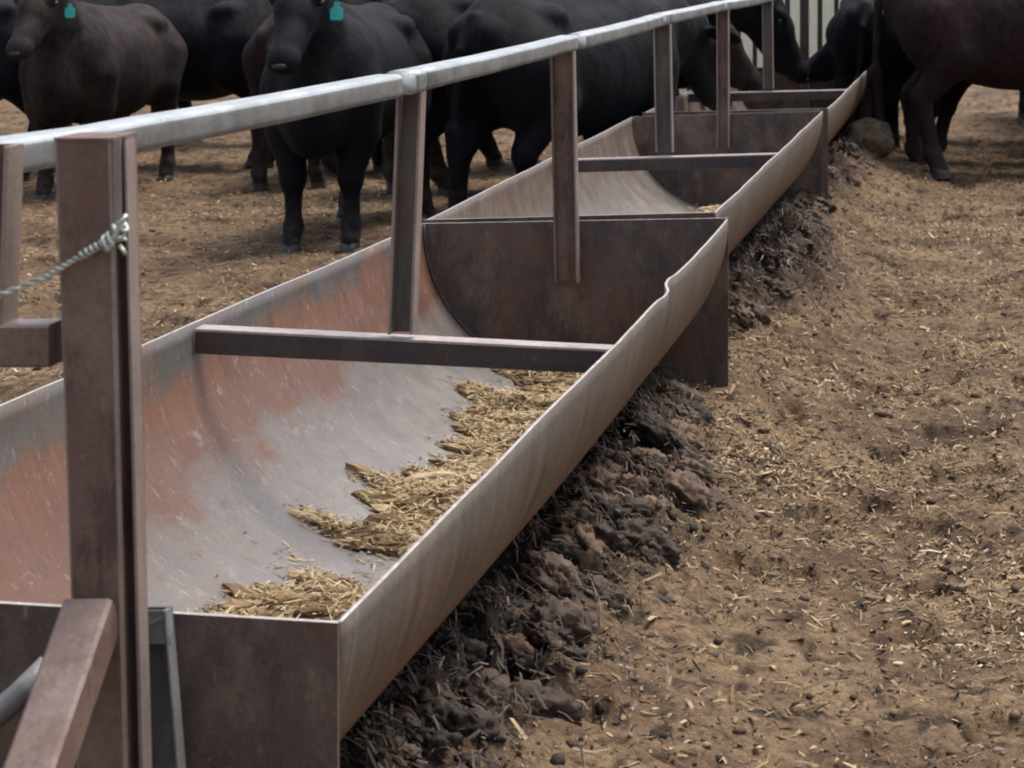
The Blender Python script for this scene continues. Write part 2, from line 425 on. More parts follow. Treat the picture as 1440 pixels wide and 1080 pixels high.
def chips():
    X1, Y1 = cloud(2600, -.95, .38, 3.6, 16, .6, .9, 140.); X2, Y2 = cloud(11000, -7.2, -1.72, 6.6, 18, 1.1, .9, 141.)
    X = np.concatenate([X1, X2]); Y = np.concatenate([Y1, Y2]); h, t = gheight(X, Y)
    k = rng.random(len(X)) > .7*t; X, Y, h = X[k], Y[k], h[k]; n = len(X)
    P = np.stack([X, Y, h+rng.uniform(.003, .012, n)], -1)
    slivers(P, rng.uniform(0, 6.28, n), rng.lognormal(math.log(.022), .45, n).clip(.01, .07), rng.uniform(.005, .011, n), rng.normal(0, .3, n), rng.normal(.002, .004, n),
            rng.beta(3, 1.7, n), mSTRAW, 'straw_chips', 'broad pale flakes of chewed straw lying over the yard', 'straw')
chips()
def berm_straw():
    n = 20000
    X = rng.uniform(-1.1, -.5, n); Y = ybiased(n, 3.0, 14, 1.3)
    h, t = gheight(X, Y); k = rng.random(n) < t+.04; X, Y, h = X[k], Y[k], h[k]; n = len(X)
    yaw = rng.normal(-.35, .9, n)
    L = rng.lognormal(math.log(.03), .5, n).clip(.01, .12)
    P = np.stack([X, Y, h+rng.uniform(0, .012, n)+rng.exponential(.012, n)], -1)
    slivers(P, yaw, L, rng.uniform(.0025, .006, n), rng.normal(-.35, .45, n), rng.normal(.004, .006, n), rng.beta(1.6, 2.4, n), mDKSTRAW,
            'matted_straw', 'dark manure caked straw matted on the ridge under the troughs', 'straw')
berm_straw()

def ico():
    p = (1+5**.5)/2
    V = np.array([(-1, p, 0), (1, p, 0), (-1, -p, 0), (1, -p, 0), (0, -1, p), (0, 1, p), (0, -1, -p), (0, 1, -p), (p, 0, -1), (p, 0, 1), (-p, 0, -1), (-p, 0, 1)])/math.sqrt(1+p*p)
    F = np.array([(0, 11, 5), (0, 5, 1), (0, 1, 7), (0, 7, 10), (0, 10, 11), (1, 5, 9), (5, 11, 4), (11, 10, 2), (10, 7, 6), (7, 1, 8), (3, 9, 4), (3, 4, 2), (3, 2, 6), (3, 6, 8), (3, 8, 9), (4, 9, 5), (2, 4, 11), (6, 2, 10), (8, 6, 7), (9, 8, 1)])
    return V, F
def ico2():
    V, F = ico(); V = list(map(tuple, V)); c = {}; out = []
    def mid(a, b):
        k = (min(a, b), max(a, b))
        if k not in c:
            q = np.array(V[a])+np.array(V[b]); V.append(tuple(q/np.linalg.norm(q))); c[k] = len(V)-1
        return c[k]
    for a, b, d in F:
        x, y, z = mid(a, b), mid(b, d), mid(d, a); out += [(a, x, z), (b, y, x), (d, z, y), (x, y, z)]
    return np.array(V), np.array(out)
def lumps(X, Y, Z, size, aspect, tint, mat, name, label, cat, fine=False, yaw=None):
    bv, bf = ico2() if fine else ico()
    n = len(X); k = len(bv)
    rad = 1+rng.normal(0, .27, (n, k, 1)).clip(-.5, .5)
    V = bv[None]*rad*size[:, None, None]*aspect[:, None, :]
    a = rng.uniform(0, 2*math.pi, n) if yaw is None else yaw
    ca, sa = np.cos(a)[:, None], np.sin(a)[:, None]
    x = V[..., 0]*ca-V[..., 1]*sa; y = V[..., 0]*sa+V[..., 1]*ca
    V = np.stack([x+X[:, None], y+Y[:, None], V[..., 2]+Z[:, None]], -1)
    F = (np.arange(n)*k)[:, None, None]+bf[None]
    o = mesh_np(name, V.reshape(-1, 3), F.reshape(-1, 3), [mat], smooth=False, attrs={'tint': np.repeat(tint, len(bf))})
    if label: tag(o, label, cat, kind='stuff')
    return o
def clods():
    Xa, Ya = cloud(5000, -.85, .38, 3.4, 16, 1.4, .7, 90.)
    Xb, Yb = cloud(5500, -7, -1.75, 7, 18, 1.3, .7, 91.)
    X = np.concatenate([Xa, Xb]); Y = np.concatenate([Ya, Yb]); n = len(X)
    h, t = gheight(X, Y)
    s = rng.lognormal(math.log(.0058), .5, n).clip(.002, .022)
    asp = np.stack([rng.uniform(.8, 1.6, n), rng.uniform(.6, 1.1, n), rng.uniform(.4, .8, n)], -1)
    lumps(X, Y, h+s*.05, s*.85, asp, rng.beta(1.5, 1.4, n), mCLOD, 'dirt_crumbs', 'loose crumbs of dry dirt scattered over the yard', 'dirt')
    n = 4200
    X = rng.uniform(-1.12, -.52, n); Y = ybiased(n, 3.0, 14.5, 1.25)
    h, t = gheight(X, Y); k = rng.random(n) < t*1.0+.03; X, Y, h = X[k], Y[k], h[k]; n = len(X)
    s = rng.lognormal(math.log(.007), .5, n).clip(.003, .015)
    asp = np.stack([rng.uniform(.8, 1.5, n), rng.uniform(.6, 1.1, n), rng.uniform(.5, 1., n)], -1)
    lumps(X, Y, h+s*.1, s, asp, rng.beta(1.3, 2, n), mDKCLOD, 'manure_clods', 'dark broken manure crumbs strewn on the ridge beneath the troughs', 'manure')
clods()
def sphere(lv):
    V, Fc = ico()
    for _ in range(lv):
        c = {}; V = list(map(tuple, V)); out = []
        for a, b_, d in Fc:
            q = []
            for u, v_ in ((a, b_), (b_, d), (d, a)):
                kk = (min(u, v_), max(u, v_))
                if kk not in c:
                    e = np.array(V[u])+np.array(V[v_]); V.append(tuple(e/np.linalg.norm(e))); c[kk] = len(V)-1
                q.append(c[kk])
            out += [(a, q[0], q[2]), (b_, q[1], q[0]), (d, q[2], q[1]), tuple(q)]
        V = np.array(V); Fc = np.array(out)
    return V, Fc
def clumps():
    V0, F0 = sphere(3); VV = []; FF = []; TT = []; b0 = 0
    for i in range(640):
        y = float(ybiased(1, 3.0, 12.4, 1.2)[0]); x = random.uniform(-1.02, -.69)
        h_, t_ = gheight(np.array([x]), np.array([y]))
        if t_[0] < .35: continue
        sz = random.choice((.014, .018, .022, .028, .036, .046))*random.uniform(.8, 1.2)
        if h_[0]+sz*1.25 > float(belly(np.array([x-sz]))[0])+.03: continue
        o_ = random.uniform(0, 200)
        a = V0[:, 0]*1.1; b = V0[:, 1]; c = V0[:, 2]
        n1 = fbm(a+o_+c*.4, b+c*.9, 1.1, 2, 3.); n2 = 1-2*np.abs(fbm(a*1.2+o_, c*.45+b*1.3, .42, 4, 8., .65))*1.6; n3 = fbm(b+o_, a*1.1+c*.7, .16, 3, 5., .65)
        rad = 1+.45*n1+.34*(n2-.5)+.34*n3
        v = V0*rad[:, None]*sz*np.array([1.15, .95, .85])
        # torn and dragged downhill, towards the yard
        v[:, 0] += -v[:, 2]*.45
        an = random.uniform(-.6, .6); ca, sa = math.cos(an), math.sin(an)
        v = np.stack([v[:, 0]*ca-v[:, 1]*sa+x, v[:, 0]*sa+v[:, 1]*ca+y, v[:, 2]+h_[0]-sz*.05], -1)
        VV.append(v); FF.append(F0+b0); b0 += len(v); TT.append(np.clip(random.uniform(.05, .95)+.22*n3[F0[:, 0]], 0, 1))
    o = mesh_np('manure_clumps', np.concatenate(VV), np.concatenate(FF), [mDKCLOD], smooth=True, attrs={'tint': np.concatenate(TT)})
    tag(o, 'large torn clumps of dark trampled manure packed under the trough sides', 'manure', kind='stuff')
clumps()

# ------------------------------------------------------------------ troughs
DEPTH = 1.005; TH = .006
def lerp(y, ys, vs): return float(np.interp(y, ys, vs))
_dt = fbm(np.linspace(0, 16, 800), np.linspace(0, 16, 800)*0+3.3, .45, 4, 77.)
def fbmS(y, o): return float(_dt[int((y*50)) % 800])
def make_trough(label, ys, xl, zl, xr, zr, bar_y, inner, dent=False, near_left_top=None):
    root = empty('feed_trough', ((xl[0]+xr[0])/2, ys[0], 0))
    tag(root, label, 'feed trough', 'steel feed troughs standing end to end')
    N = 48; YS = np.linspace(ys[0]+.003, ys[-1]-.003, 110)
    if dent: YS = np.unique(np.concatenate([YS, np.linspace(4.95, 5.25, 16)]))
    Vi = []; Vo = []
    for y in YS:
        a, b, c, d = lerp(y, ys, xl), lerp(y, ys, zl), lerp(y, ys, xr), lerp(y, ys, zr)
        for k in range(N+1):
            th = math.pi*k/N
            t = -math.cos(th)
            x = (a+c)/2+(c-a)/2*t; z = (b+d)/2+(d-b)/2*t-(c-a)/2*DEPTH*math.sin(th)
            wv = .0016*math.sin(y*3.1+ys[0])+.0007*math.sin(y*9.3)
            up = (1-math.sin(th))
            x += wv*up*(1 if t > 0 else -.6)
            z += .0012*math.sin(y*4.7+2*t)*up
            if t > 0: x += .0045*fbmS(y, ys[0])*(up**2)
            if dent and t > 0:
                q = up*up
                x += q*(.011*sstep(3.9, 5.05, y)*(1-sstep(5.06, 5.13, y))-.003*sstep(5.06, 5.14, y)*(1-sstep(5.2, 5.8, y)))
                z += q*(-.008*math.exp(-((y-5.02)/.09)**2)+.006*math.exp(-((y-5.17)/.07)**2))
            nx_, nz_ = t, -math.sin(th)
            Vi.append((x, y, z)); Vo.append((x+nx_*TH, y, z+nz_*TH))
    n = len(YS); K = N+1
    V = np.array(Vi+Vo); off = n*K
    F = []; mi = []
    for i in range(n-1):
        for k in range(N):
            p = i*K+k; F.append((p, p+K, p+K+1, p+1)); mi.append(0)
            F.append((off+p, off+p+1, off+p+K+1, off+p+K)); mi.append(1)
        for k, flip in ((0, 0), (N, 1)):
            p = i*K+k; q = (p, off+p, off+p+K, p+K); F.append(q if not flip else q[::-1]); mi.append(2)
    for i, fl in ((0, 0), (n-1, 1)):
        for k in range(N):
            p = i*K+k; q = (p, p+1, off+p+1, off+p); F.append(q if not fl else q[::-1]); mi.append(1)
    sh = mesh_np('shell', V, np.array(F), [inner, mOUT, mEDGE], root, smooth=True, midx=mi)
    # end plates run down to the ground and carry the trough
    for j, (y, i) in enumerate(((ys[0], 0), (ys[-1], -1))):
        pb = MB(); th = .007
        y0, y1 = (y-th, y) if i == 0 else (y, y+th)
        L, Rr = xl[i]-.008, xr[i]+.004
        zL = zl[i]+.003 if (near_left_top is None or i != 0) else near_left_top
        zR = zr[i]+.003
        v = [(L, y0, -.03), (Rr, y0, -.03), (Rr, y1, -.03), (L, y1, -.03), (L, y0, zL), (Rr, y0, zR), (Rr, y1, zR), (L, y1, zL)]
        pb.add(v, [(0, 1, 5, 4), (1, 2, 6, 5), (2, 3, 7, 6), (3, 0, 4, 7), (3, 2, 1, 0), (4, 5, 6, 7)], [0, 0, 0, 0, 0, 1])
        pb.build('end_plate', [mPLATE, mEDGE], root)
        wb = MB(); ss = 1 if i == 0 else -1; pts = []
        a_, b_, c_, d_ = xl[i], zl[i], xr[i], zr[i]
        for k in range(73):
            th_ = math.pi*k/72; t = -math.cos(th_)
            pts.append(((a_+c_)/2+(c_-a_)/2*t*.992, y+ss*.004+random.uniform(-.0012, .0012), (b_+d_)/2+(d_-b_)/2*t-(c_-a_)/2*DEPTH*math.sin(th_)*.992))
        wb.tube(pts, [random.uniform(.003, .0062) for _ in pts], 6); wb.build('weld_bead', mPLATE, root, smooth=True)
    # angle iron across the middle
    cb = MB()
    a = Vector((lerp(bar_y, ys, xl)+.006, bar_y, lerp(bar_y, ys, zl)-.012)); b = Vector((lerp(bar_y, ys, xr)-.002, bar_y, lerp(bar_y, ys, zr)-.012))
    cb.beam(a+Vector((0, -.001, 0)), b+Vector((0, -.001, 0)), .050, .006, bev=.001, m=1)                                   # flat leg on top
    cb.beam(a+Vector((0, -.022, -.0250)), b+Vector((0, -.022, -.0250)), .006, .044, bev=.001)   # upright leg
    cb.build('crossbar', [mBAR, mBARTOP], root)
    return root
IN1 = trough_inner('trough_inside_rust_and_polish', 1.0)
IN2 = trough_inner('trough_inside_brown', .3, (.98, .95, .9))
make_trough('nearest long rusty steel feed trough, orange inside wall, fodder along its floor',
            [2.573, 4.36, 6.345], [-1.54, -1.586, -1.639], [.69, .642, .584], [-.767, -.751, -.7586], [.6, .6, .6], 4.385, IN1, True, .649)
make_trough('middle steel feed trough with brown inside wall and only a pinch of fodder in it',
            [6.47, 10.39], [-1.66, -1.688], [.58, .573], [-.812, -.793], [.602, .6], 8.42, IN2)
make_trough('farthest steel feed trough, cattle heads hanging over both of its rims',
            [10.56, 14.32], [-1.66, -1.66], [.58, .58], [-.777, -.769], [.6, .6], 12.1, IN2)

# fodder in the trough
def shell_z(X, Y, near=True):
    if near:
        a = np.interp(Y, [2.573, 4.36, 6.345], [-1.54, -1.586, -1.639]); b = np.interp(Y, [2.573, 4.36, 6.345], [.69, .642, .584])
        c = np.interp(Y, [2.573, 4.36, 6.345], [-.767, -.751, -.7586]); d = .6
    else: a, b, c, d = -1.67, .577, -.8, .6
    t = np.clip((X-(a+c)/2)/((c-a)/2), -1, 1)
    return (b+d)/2+(d-b)/2*t-(c-a)/2*DEPTH*np.sqrt(1-t*t)
def fodder(name, label, y0, y1, level, near, nlump, nsliv, xmin, xmax, amp=1.0):
    root = None
    def lev(X, Y): return (np.interp(Y, [2.57, 4.36, 6.35], [level+.106, level+.036, level+.004]) if near else level)+amp*(.054*fbm(X*.45, Y+X*.25, .13, 3, 70.)+.035*fbm(X, Y, .5, 2, 71.))
    gxx = np.linspace(xmin, xmax, 90); gyy = np.linspace(y0, y1, int((y1-y0)/.007))
    A, B = np.meshgrid(gxx, gyy, indexing='ij')
    s = shell_z(A, B, near); top = lev(A, B)+.022*(.5-np.abs(fbm(A*.5, B, .05, 4, 73., .7))*2)
    Z = np.where(top > s+.004, top, s-.01)
    Ix = np.arange(A.size).reshape(A.shape)
    F = np.stack([Ix[:-1, :-1], Ix[1:, :-1], Ix[1:, 1:], Ix[:-1, 1:]], -1).reshape(-1, 4)
    zf = Z.ravel()[F]; sf = s.ravel()[F]
    F = F[(zf > sf).any(1)]
    V0 = np.stack([A, B, Z], -1).reshape(-1, 3)
    used = np.unique(F); rem = np.full(len(V0), -1); rem[used] = np.arange(len(used))
    V0 = V0[used]; F0 = rem[F]
    # elongated flakes of pressed fodder
    n = nlump
    X = rng.uniform(xmin, xmax, n); Y = rng.uniform(y0+.06, y1-.06, n)
    s_ = shell_z(X, Y, near); t_ = lev(X, Y)
    k = (t_+.010 > s_) & (X < -1.0); X, Y, s_, t_ = X[k], Y[k], s_[k], t_[k]; n = len(X)
    base = np.maximum(s_+.008, t_+.002)
    size = rng.lognormal(math.log(.0085), .45, n).clip(.004, .020)
    size = np.where(rng.random(n) < .2, size*1.3, size)
    asp = np.stack([rng.uniform(1.1, 2.6, n), rng.uniform(.6, 1.1, n), rng.uniform(.45, .8, n)], -1)
    bv, bf = ico2(); kk = len(bv)
    rad = 1+rng.normal(0, .2, (n, kk, 1)).clip(-.4, .4)
    Vv = bv[None]*rad*size[:, None, None]*asp[:, None, :]
    a = rng.normal(.12, .35, n)
    x = Vv[..., 0]*np.cos(a)[:, None]-Vv[..., 1]*np.sin(a)[:, None]; y = Vv[..., 0]*np.sin(a)[:, None]+Vv[..., 1]*np.cos(a)[:, None]
    slope = np.where(s_ > t_, (shell_z(X+.01, Y, near)-shell_z(X-.01, Y, near))/.02, 0).clip(-.45, .1)
    Vl = np.stack([x+X[:, None], y+Y[:, None], Vv[..., 2]+base[:, None]+x*slope[:, None]], -1).reshape(-1, 3)
    Vl[:, 1] = np.clip(Vl[:, 1], y0, y1)
    Fl = ((np.arange(n)*kk)[:, None, None]+bf[None]).reshape(-1, 3)
    # loose stalks
    m = nsliv
    X = rng.uniform(xmin-.03, xmax, m); Y = rng.uniform(y0+.03, y1-.03, m)
    s_ = shell_z(X, Y, near); t_ = lev(X, Y); k = (t_+.006+rng.exponential(.008, m) > s_) & (X < -1.0)
    X, Y, s_, t_ = X[k], Y[k], s_[k], t_[k]; m = len(X)
    P = np.stack([X, Y, np.maximum(s_+.004, t_)+rng.uniform(.002, .022, m)*(t_+.01 > s_)], -1)
    yaw = rng.uniform(0, 6.28, m); tl = rng.normal(0, .3, m); L = rng.lognormal(math.log(.017), .5, m).clip(.005, .07); W = rng.uniform(.0015, .0042, m)
    d = np.stack([np.cos(yaw)*np.cos(tl), np.sin(yaw)*np.cos(tl), np.sin(tl)], -1)
    sd_ = np.stack([-np.sin(yaw), np.cos(yaw), rng.normal(0, .4, m)], -1)
    Vs = np.zeros((m, 4, 3)); Vs[:, 0] = P-d*(L/2)[:, None]-sd_*(W/2)[:, None]; Vs[:, 1] = P+d*(L/2)[:, None]-sd_*(W/2)[:, None]
    Vs[:, 2] = P+d*(L/2)[:, None]+sd_*(W/2)[:, None]; Vs[:, 3] = P-d*(L/2)[:, None]+sd_*(W/2)[:, None]
    Fs = np.arange(m*4).reshape(m, 4)
    V = np.concatenate([V0, Vl, Vs.reshape(-1, 3)])
    F = [tuple(q) for q in F0.tolist()]+[tuple(q) for q in (Fl+len(V0)).tolist()]+[tuple(q) for q in (Fs+len(V0)+len(Vl)).tolist()]
    if not near: F = [tuple(q) for q in F0.tolist()]+F[len(F0):]
    tint = np.concatenate([rng.beta(2, 3, len(F0))*.8+(0 if near else .4), np.repeat(rng.beta(1.6, 2.4, n), len(bf))*rng.uniform(.8, 1.1, n*len(bf))+(0 if near else .4), rng.beta(2.5, 1.6, m)])
    o = mesh_np(name, V, F, [mFEED], attrs={'tint': np.clip(tint, 0, 1)})
    return tag(o, label, 'fodder', kind='stuff')
fodder('chopped_fodder', 'golden brown chopped hay fodder in clumps along the nearest trough floor', 2.62, 6.32, 0.168, True, 6000, 30000, -1.50, -.97)
fodder('chopped_fodder', 'thin scatter of pale fodder at the far end of the middle trough', 8.9, 10.34, .150, False, 700, 1500, -1.42, -1.0, .30)

# ------------------------------------------------------------------ rail on posts above the troughs
def px(x, y, d): return Vector(((x-1390)/3078*d, d, 1.4-(y+80)/3078*d))
rail = empty('top_rail', (-1.19, 2.3, 0))
tag(rail, 'long pale galvanised rail on steel uprights running above all the troughs', 'rail')
RP = [(-1.32, 2.2, 1.131), (-1.266, 2.81, 1.130), (-1.213, 2.97, 1.128), (-1.204, 3.40, 1.128), (-1.18, 3.67, 1.127), (-1.152, 4.35, 1.1244),
      (-1.224, 6.33, 1.108), (-1.255, 8.4, 1.108), (-1.257, 10.37, 1.1035), (-1.226, 12.0, 1.10), (-1.20, 14.3, 1.10), (-1.2, 16.2, 1.10)]
# smooth the run a little: real tube lengths between the joints
def tube_section(pts, w, h, name='rail_section'):
    m = MB()
    pts = [Vector(p) for p in pts]
    prof = []; r = .012; seg = 5
    for cx, cy, a0 in ((w/2-r, h/2-r, 0), (-w/2+r, h/2-r, 90), (-w/2+r, -h/2+r, 180), (w/2-r, -h/2+r, 270)):
        for k in range(seg+1):
            a = R(a0+90*k/seg); prof.append((cx+r*math.cos(a), cy+r*math.sin(a)))
    n = len(prof); v = []; f = []
    for i, p in enumerate(pts):
        for (x, y) in prof: v.append(p+Vector((x, 0, y)))
    mi = []
    for i in range(len(pts)-1):
        for k in range(n):
            l = (k+1) % n; f.append((i*n+k, i*n+l, (i+1)*n+l, (i+1)*n+k)); mi.append(1 if (prof[k][1]+prof[l][1])/2 < h/2-.009 else 0)  # faces below the top take the painted shade tone
    f.append(tuple(range(n))); f.append(tuple(reversed([(len(pts)-1)*n+k for k in range(n)]))); mi += [0, 0]
    m.add(v, f, mi)
    return flipfix(m.build(name, [mGALV, mGALVSIDE], rail, smooth=True))
RP = [Vector(p) for p in RP]
def interp_rail(y):
    y = min(max(y, RP[0].y+1e-4), RP[-1].y-1e-4)
    for a, b in zip(RP[:-1], RP[1:]):
        if a.y <= y <= b.y: t = (y-a.y)/(b.y-a.y); return a.lerp(b, t)
    return RP[-1].copy()
joints = [2.2, 4.30, 6.42, 8.33, 10.3, 12.4, 16.2]
for i, (a, b) in enumerate(zip(joints[:-1], joints[1:])):
    ys_ = np.linspace(a, b-.004, 14); sag = random.uniform(.001, .004)
    pts = []
    for y in ys_:
        p = interp_rail(y)
        q = .5*(interp_rail(max(a, y-.35))+interp_rail(min(b, y+.35))); p = (p+q)/2
        p.z -= sag*math.sin(math.pi*(y-a)/(b-a)); p.x += .002*math.sin(y*9)
        p.z += (.002 if i % 2 else 0); pts.append(p)
    tube_section(pts, .060-.002*(i % 2), .046-.001*(i % 2))
for y in (4.30, 6.30, 8.33, 10.3):        # sleeves where lengths of tube meet
    p = interp_rail(y); p2 = interp_rail(y+.07)
    tube_section([p+Vector((0, 0, .001)), p2+Vector((0, 0, .001))], .0608, .0468, 'rail_sleeve')
def channel(a, b, w, dp, lip, m1, m2, name='post', parent=rail, t=.005, dark_left=False):
    """channel upright: web faces the camera, flanges at both sides with worn edges"""
    m = MB(); a = Vector(a); b = Vector(b)
    m.beam(a+Vector((0, dp*.35, 0)), b+Vector((0, dp*.35, 0)), w-.002, t, side=(1, 0, 0), bev=.001)
    for s in (-1, 1):
        o = Vector((s*(w/2-lip/2), 0, 0))
        m.beam(a+o, b+o, lip, dp, side=(1, 0, 0), bev=.0012, m=0 if (dark_left and s < 0) else 1)
    return m.build(name, [m1, m2], parent)
rz = lambda y: interp_rail(y).z-.020
channel(px(566, 468, 4.37), (-1.152, 4.37, rz(4.37)), .050, .04, .006, mPOSTGREY, mPOSTEDGE)
channel(px(798, 396, 6.30), (-1.225, 6.30, rz(6.3)), .068, .036, .006, mPOST, mPOSTEDGE, dark_left=True)
channel((-1.245, 8.42, .597), (-1.255, 8.42, rz(8.42)), .066, .04, .006, mPOSTGREY, mPOSTEDGE)
channel((-1.255, 10.36, .43), (-1.257, 10.36, rz(10.36)), .058, .036, .006, mPOST, mPOSTEDGE)
channel((-1.216, 12.1, .595), (-1.222, 12.1, rz(12.1)), .058, .036, .006, mPOSTGREY, mPOSTEDGE)
channel((-1.2, 14.28, .30), (-1.2, 14.28, rz(14.28)), .06, .036, .006, mPOST, mPOSTEDGE)

# ------------------------------------------------------------------ corner post with brace and side rail, nearest the camera
cp = empty('corner_post', (-1.0, 2.45, 0))
tag(cp, 'big red brown corner post leaning slightly, with slanting brace and side rail', 'post')
D = 2.44
def prism(name, poly_bot, poly_top, mats, parent, mi=None):
    n = len(poly_bot); v = list(poly_bot)+list(poly_top)
    f = [(i, (i+1) % n, n+(i+1) % n, n+i) for i in range(n)]+[tuple(reversed(range(n))), tuple(range(n, 2*n))]
    m = MB(); m.add(v, f, (mi or [0]*n)+[0, 0]); return flipfix(m.build(name, mats, parent))
# main tube: front face px 75..158 at the top, 95..185 low down
k = D/3078
def P(x, y, dd=0.0): q = px(x, y, D); return Vector((q.x, q.y+dd, q.z))
def colseg(y, xl_, xr_, dd0, dd1): return [P(xl_, y, dd0), P(xr_, y, dd0), P(xr_, y, dd1), P(xl_, y, dd1)]
def bevbox(y, xl_, xr_, dd0, dd1, e=.004):
    a, b, c, d = colseg(y, xl_, xr_, dd0, dd1)
    E_ = Vector((e, 0, 0)); G = Vector((0, e, 0))
    return [a+E_, b-E_, b+G, c-G, c-E_, d+E_, d-G, a+G]
# bottom of the post is carried straight on down to the ground
yb = -80+1.42*3078/D
slope_l = (97-75)/(820-200); slope_r = (172-157)/(820-200)
xb_l = 75+slope_l*(yb-200); xb_r = 157+slope_r*(yb-200)
prism('post_tube', bevbox(yb, xb_l, xb_r, 0, .075), bevbox(197, 75, 157, 0, .075), [mPOST, mPOSTEDGE], cp, [0, 1, 0, 0, 0, 0, 0, 1])
prism('post_cap', bevbox(199, 74, 158, -.001, .076), bevbox(194, 74, 158, -.001, .076), [mPOST, mPOSTEDGE], cp)
# side channel flange, set back, bright edge
def flange(y, xl_, xr_): return [P(xl_, y, .030), P(xr_, y, .030), P(xr_, y, .036), P(xl_, y, .036)]
prism('side_flange', flange(yb, xb_r+1, xb_r+20), flange(196, 159, 172), [mPOST, mPOSTEDGE], cp, [1, 1, 0, 0])
prism('gusset_strip', [P(158.5, 338, .002), P(170, 338, .002), P(170, 338, .006), P(158.5, 338, .006)], [P(157.5, 197, .002), P(168, 197, .002), P(168, 197, .006), P(157.5, 197, .006)], [mPOST, mPOSTEDGE], cp, [1, 1, 1, 1])
prism('flange_lip', [P(xb_r+16, yb, .006), P(xb_r+22, yb, .006), P(xb_r+22, yb, .029), P(xb_r+16, yb, .029)],
      [P(171, 197, .006), P(174, 197, .006), P(174, 197, .029), P(171, 197, .029)], [mPOST, mPOSTEDGE], cp, [1, 1, 0, 0])
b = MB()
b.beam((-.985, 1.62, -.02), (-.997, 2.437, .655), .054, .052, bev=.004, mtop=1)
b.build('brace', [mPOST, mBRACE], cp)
b = MB(); m0 = px(-120, 482, D+.03); m1 = px(80, 482, D+.03)
b.beam(m0, m1, .045, .048, bev=.003, mtop=1); b.build('side_rail', [mPOST, mPOSTEDGE], cp)  # top face coloured lighter to imitate light from above
for s_, nm in ((0, 'upright'),):
    channel(px(-8, 462, D+.03), px(1, 204, D+.03), .036, .04, .006, mPOST, mPOSTEDGE, 'upright', cp)

# galvanised struts behind the corner post
gs = empty('galvanised_strut', (-.95, 2.52, 0))
tag(gs, 'dull galvanised channel strut standing right behind the corner post', 'strut')
b = MB(); a0 = px(214, 853, 2.535); a1 = px(258, 1400, 2.50)
b.beam(a1, a0, .046, .006, side=(1, 0, 0), bev=.001)
for s_ in (-1, 1): b.beam(a1+Vector((s_*.022, -.008, 0)), a0+Vector((s_*.021, -.008, 0)), .004, .022, side=(1, 0, 0), bev=.001, m=1)
b.beam(px(200, 886, 2.52), px(232, 868, 2.52), .006, .006, bev=.001, m=1)
b.build('strut_channel', [mGALVDARK, mGALVSIDE], gs)
b = MB(); b.beam(px(219, 905, 2.517), px(214, 858, 2.523), .037, .004, side=(1, 0, 0), bev=.001); b.build('strut_head', [mGALVSIDE], gs)
gs2 = empty('galvanised_strut', (-1.2, 2.5, 0))
tag(gs2, 'pale galvanised tube slanting out of the left edge behind the brown brace', 'strut')
b = MB(); b.tube([px(-90, 1062, 2.48), px(-20, 1018, 2.49), px(30, 975, 2.50), px(70, 935, 2.52)], .015, 12)
b.build('strut_tube', [mGALVSIDE], gs2, smooth=True)

# wire tied round the corner post
wr = empty('tie_wire', tuple(px(165, 335, D-.01)))
tag(wr, 'twisted fence wire knotted round the corner post and pulled off to the left', 'wire')
m = MB()
A = px(-60, 438, D-.012); B = px(60, 392, D-.012); Cc = px(118, 357, D-.012); E_ = px(166, 330, D-.012)
for ph in (0, math.pi):
    pts = []
    L_ = [A, B, Cc, E_]
    for i in range(90):
        t = i/89*3; j = min(int(t), 2); q = L_[j].lerp(L_[j+1], t-j)
        a = i*.75+ph; rr = .0021 if t < 1.9 else .0042
        pts.append(q+Vector((0, math.cos(a)*rr, math.sin(a)*rr)))
    m.tube(pts, .0021, 6)
m.build('wire_strand', [mWIRE], wr, smooth=True)
m = MB()
for j in range(5):
    c = px(150+6*j, 342-7*j+(j % 2)*3, D-.012); pts = []
    for i in range(15):
        a = 2*math.pi*i/14; pts.append(c+Vector((.003*math.sin(a*2+j), math.cos(a)*.0065, math.sin(a)*.0085)))
    m.tube(pts, .0026, 6)
pts = [px(74, 372, D+.0)+Vector((0, .01, 0))]
m.tube([px(158, 340, D-.006), px(175, 336, D-.004), px(180, 341, D+.02), px(172, 345, D+.05)], .0022, 6)
m.tube([px(160, 326, D-.014), px(168, 318, D-.018), px(175, 316, D-.012)], .003, 6)
m.tube([px(168, 345, D-.010), px(173, 352, D-.014), px(176, 358, D-.01)], .0025, 6)
m.build('knot', [mWIRE], wr, smooth=True)

# ------------------------------------------------------------------ small things on the ground
def rock(name, loc, size, asp, mat, tint, label, cat, seed):
    bv, bf = ico2(); V = bv; Fc = bf
    for _ in range(2):
        c = {}; V = list(map(tuple, V)); out = []
        for a, b_, d in Fc:
            q = []
            for u, v_ in ((a, b_), (b_, d), (d, a)):
                kk = (min(u, v_), max(u, v_))
                if kk not in c:
                    e = np.array(V[u])+np.array(V[v_]); V.append(tuple(e/np.linalg.norm(e))); c[kk] = len(V)-1
                q.append(c[kk])
            out += [(a, q[0], q[2]), (b_, q[1], q[0]), (d, q[2], q[1]), tuple(q)]
        V = np.array(V); Fc = np.array(out)
    n = .28*fbm(V[:, 0]+seed, V[:, 1]+V[:, 2]*1.3, .8, 4, seed)+.14*fbm(V[:, 1]+seed, V[:, 2]*1.1-V[:, 0], .25, 3, seed+3)
    V = V*(1+n)[:, None]*size*np.array(asp)
    o = mesh_np(name, V, Fc, [mat], smooth=True, attrs={'tint': np.full(len(Fc), tint)+rng.normal(0, .08, len(Fc))})
    o.location = (loc[0], loc[1], gz(loc[0], loc[1])+size*asp[2]*.45)
    return tag(o, label, cat)
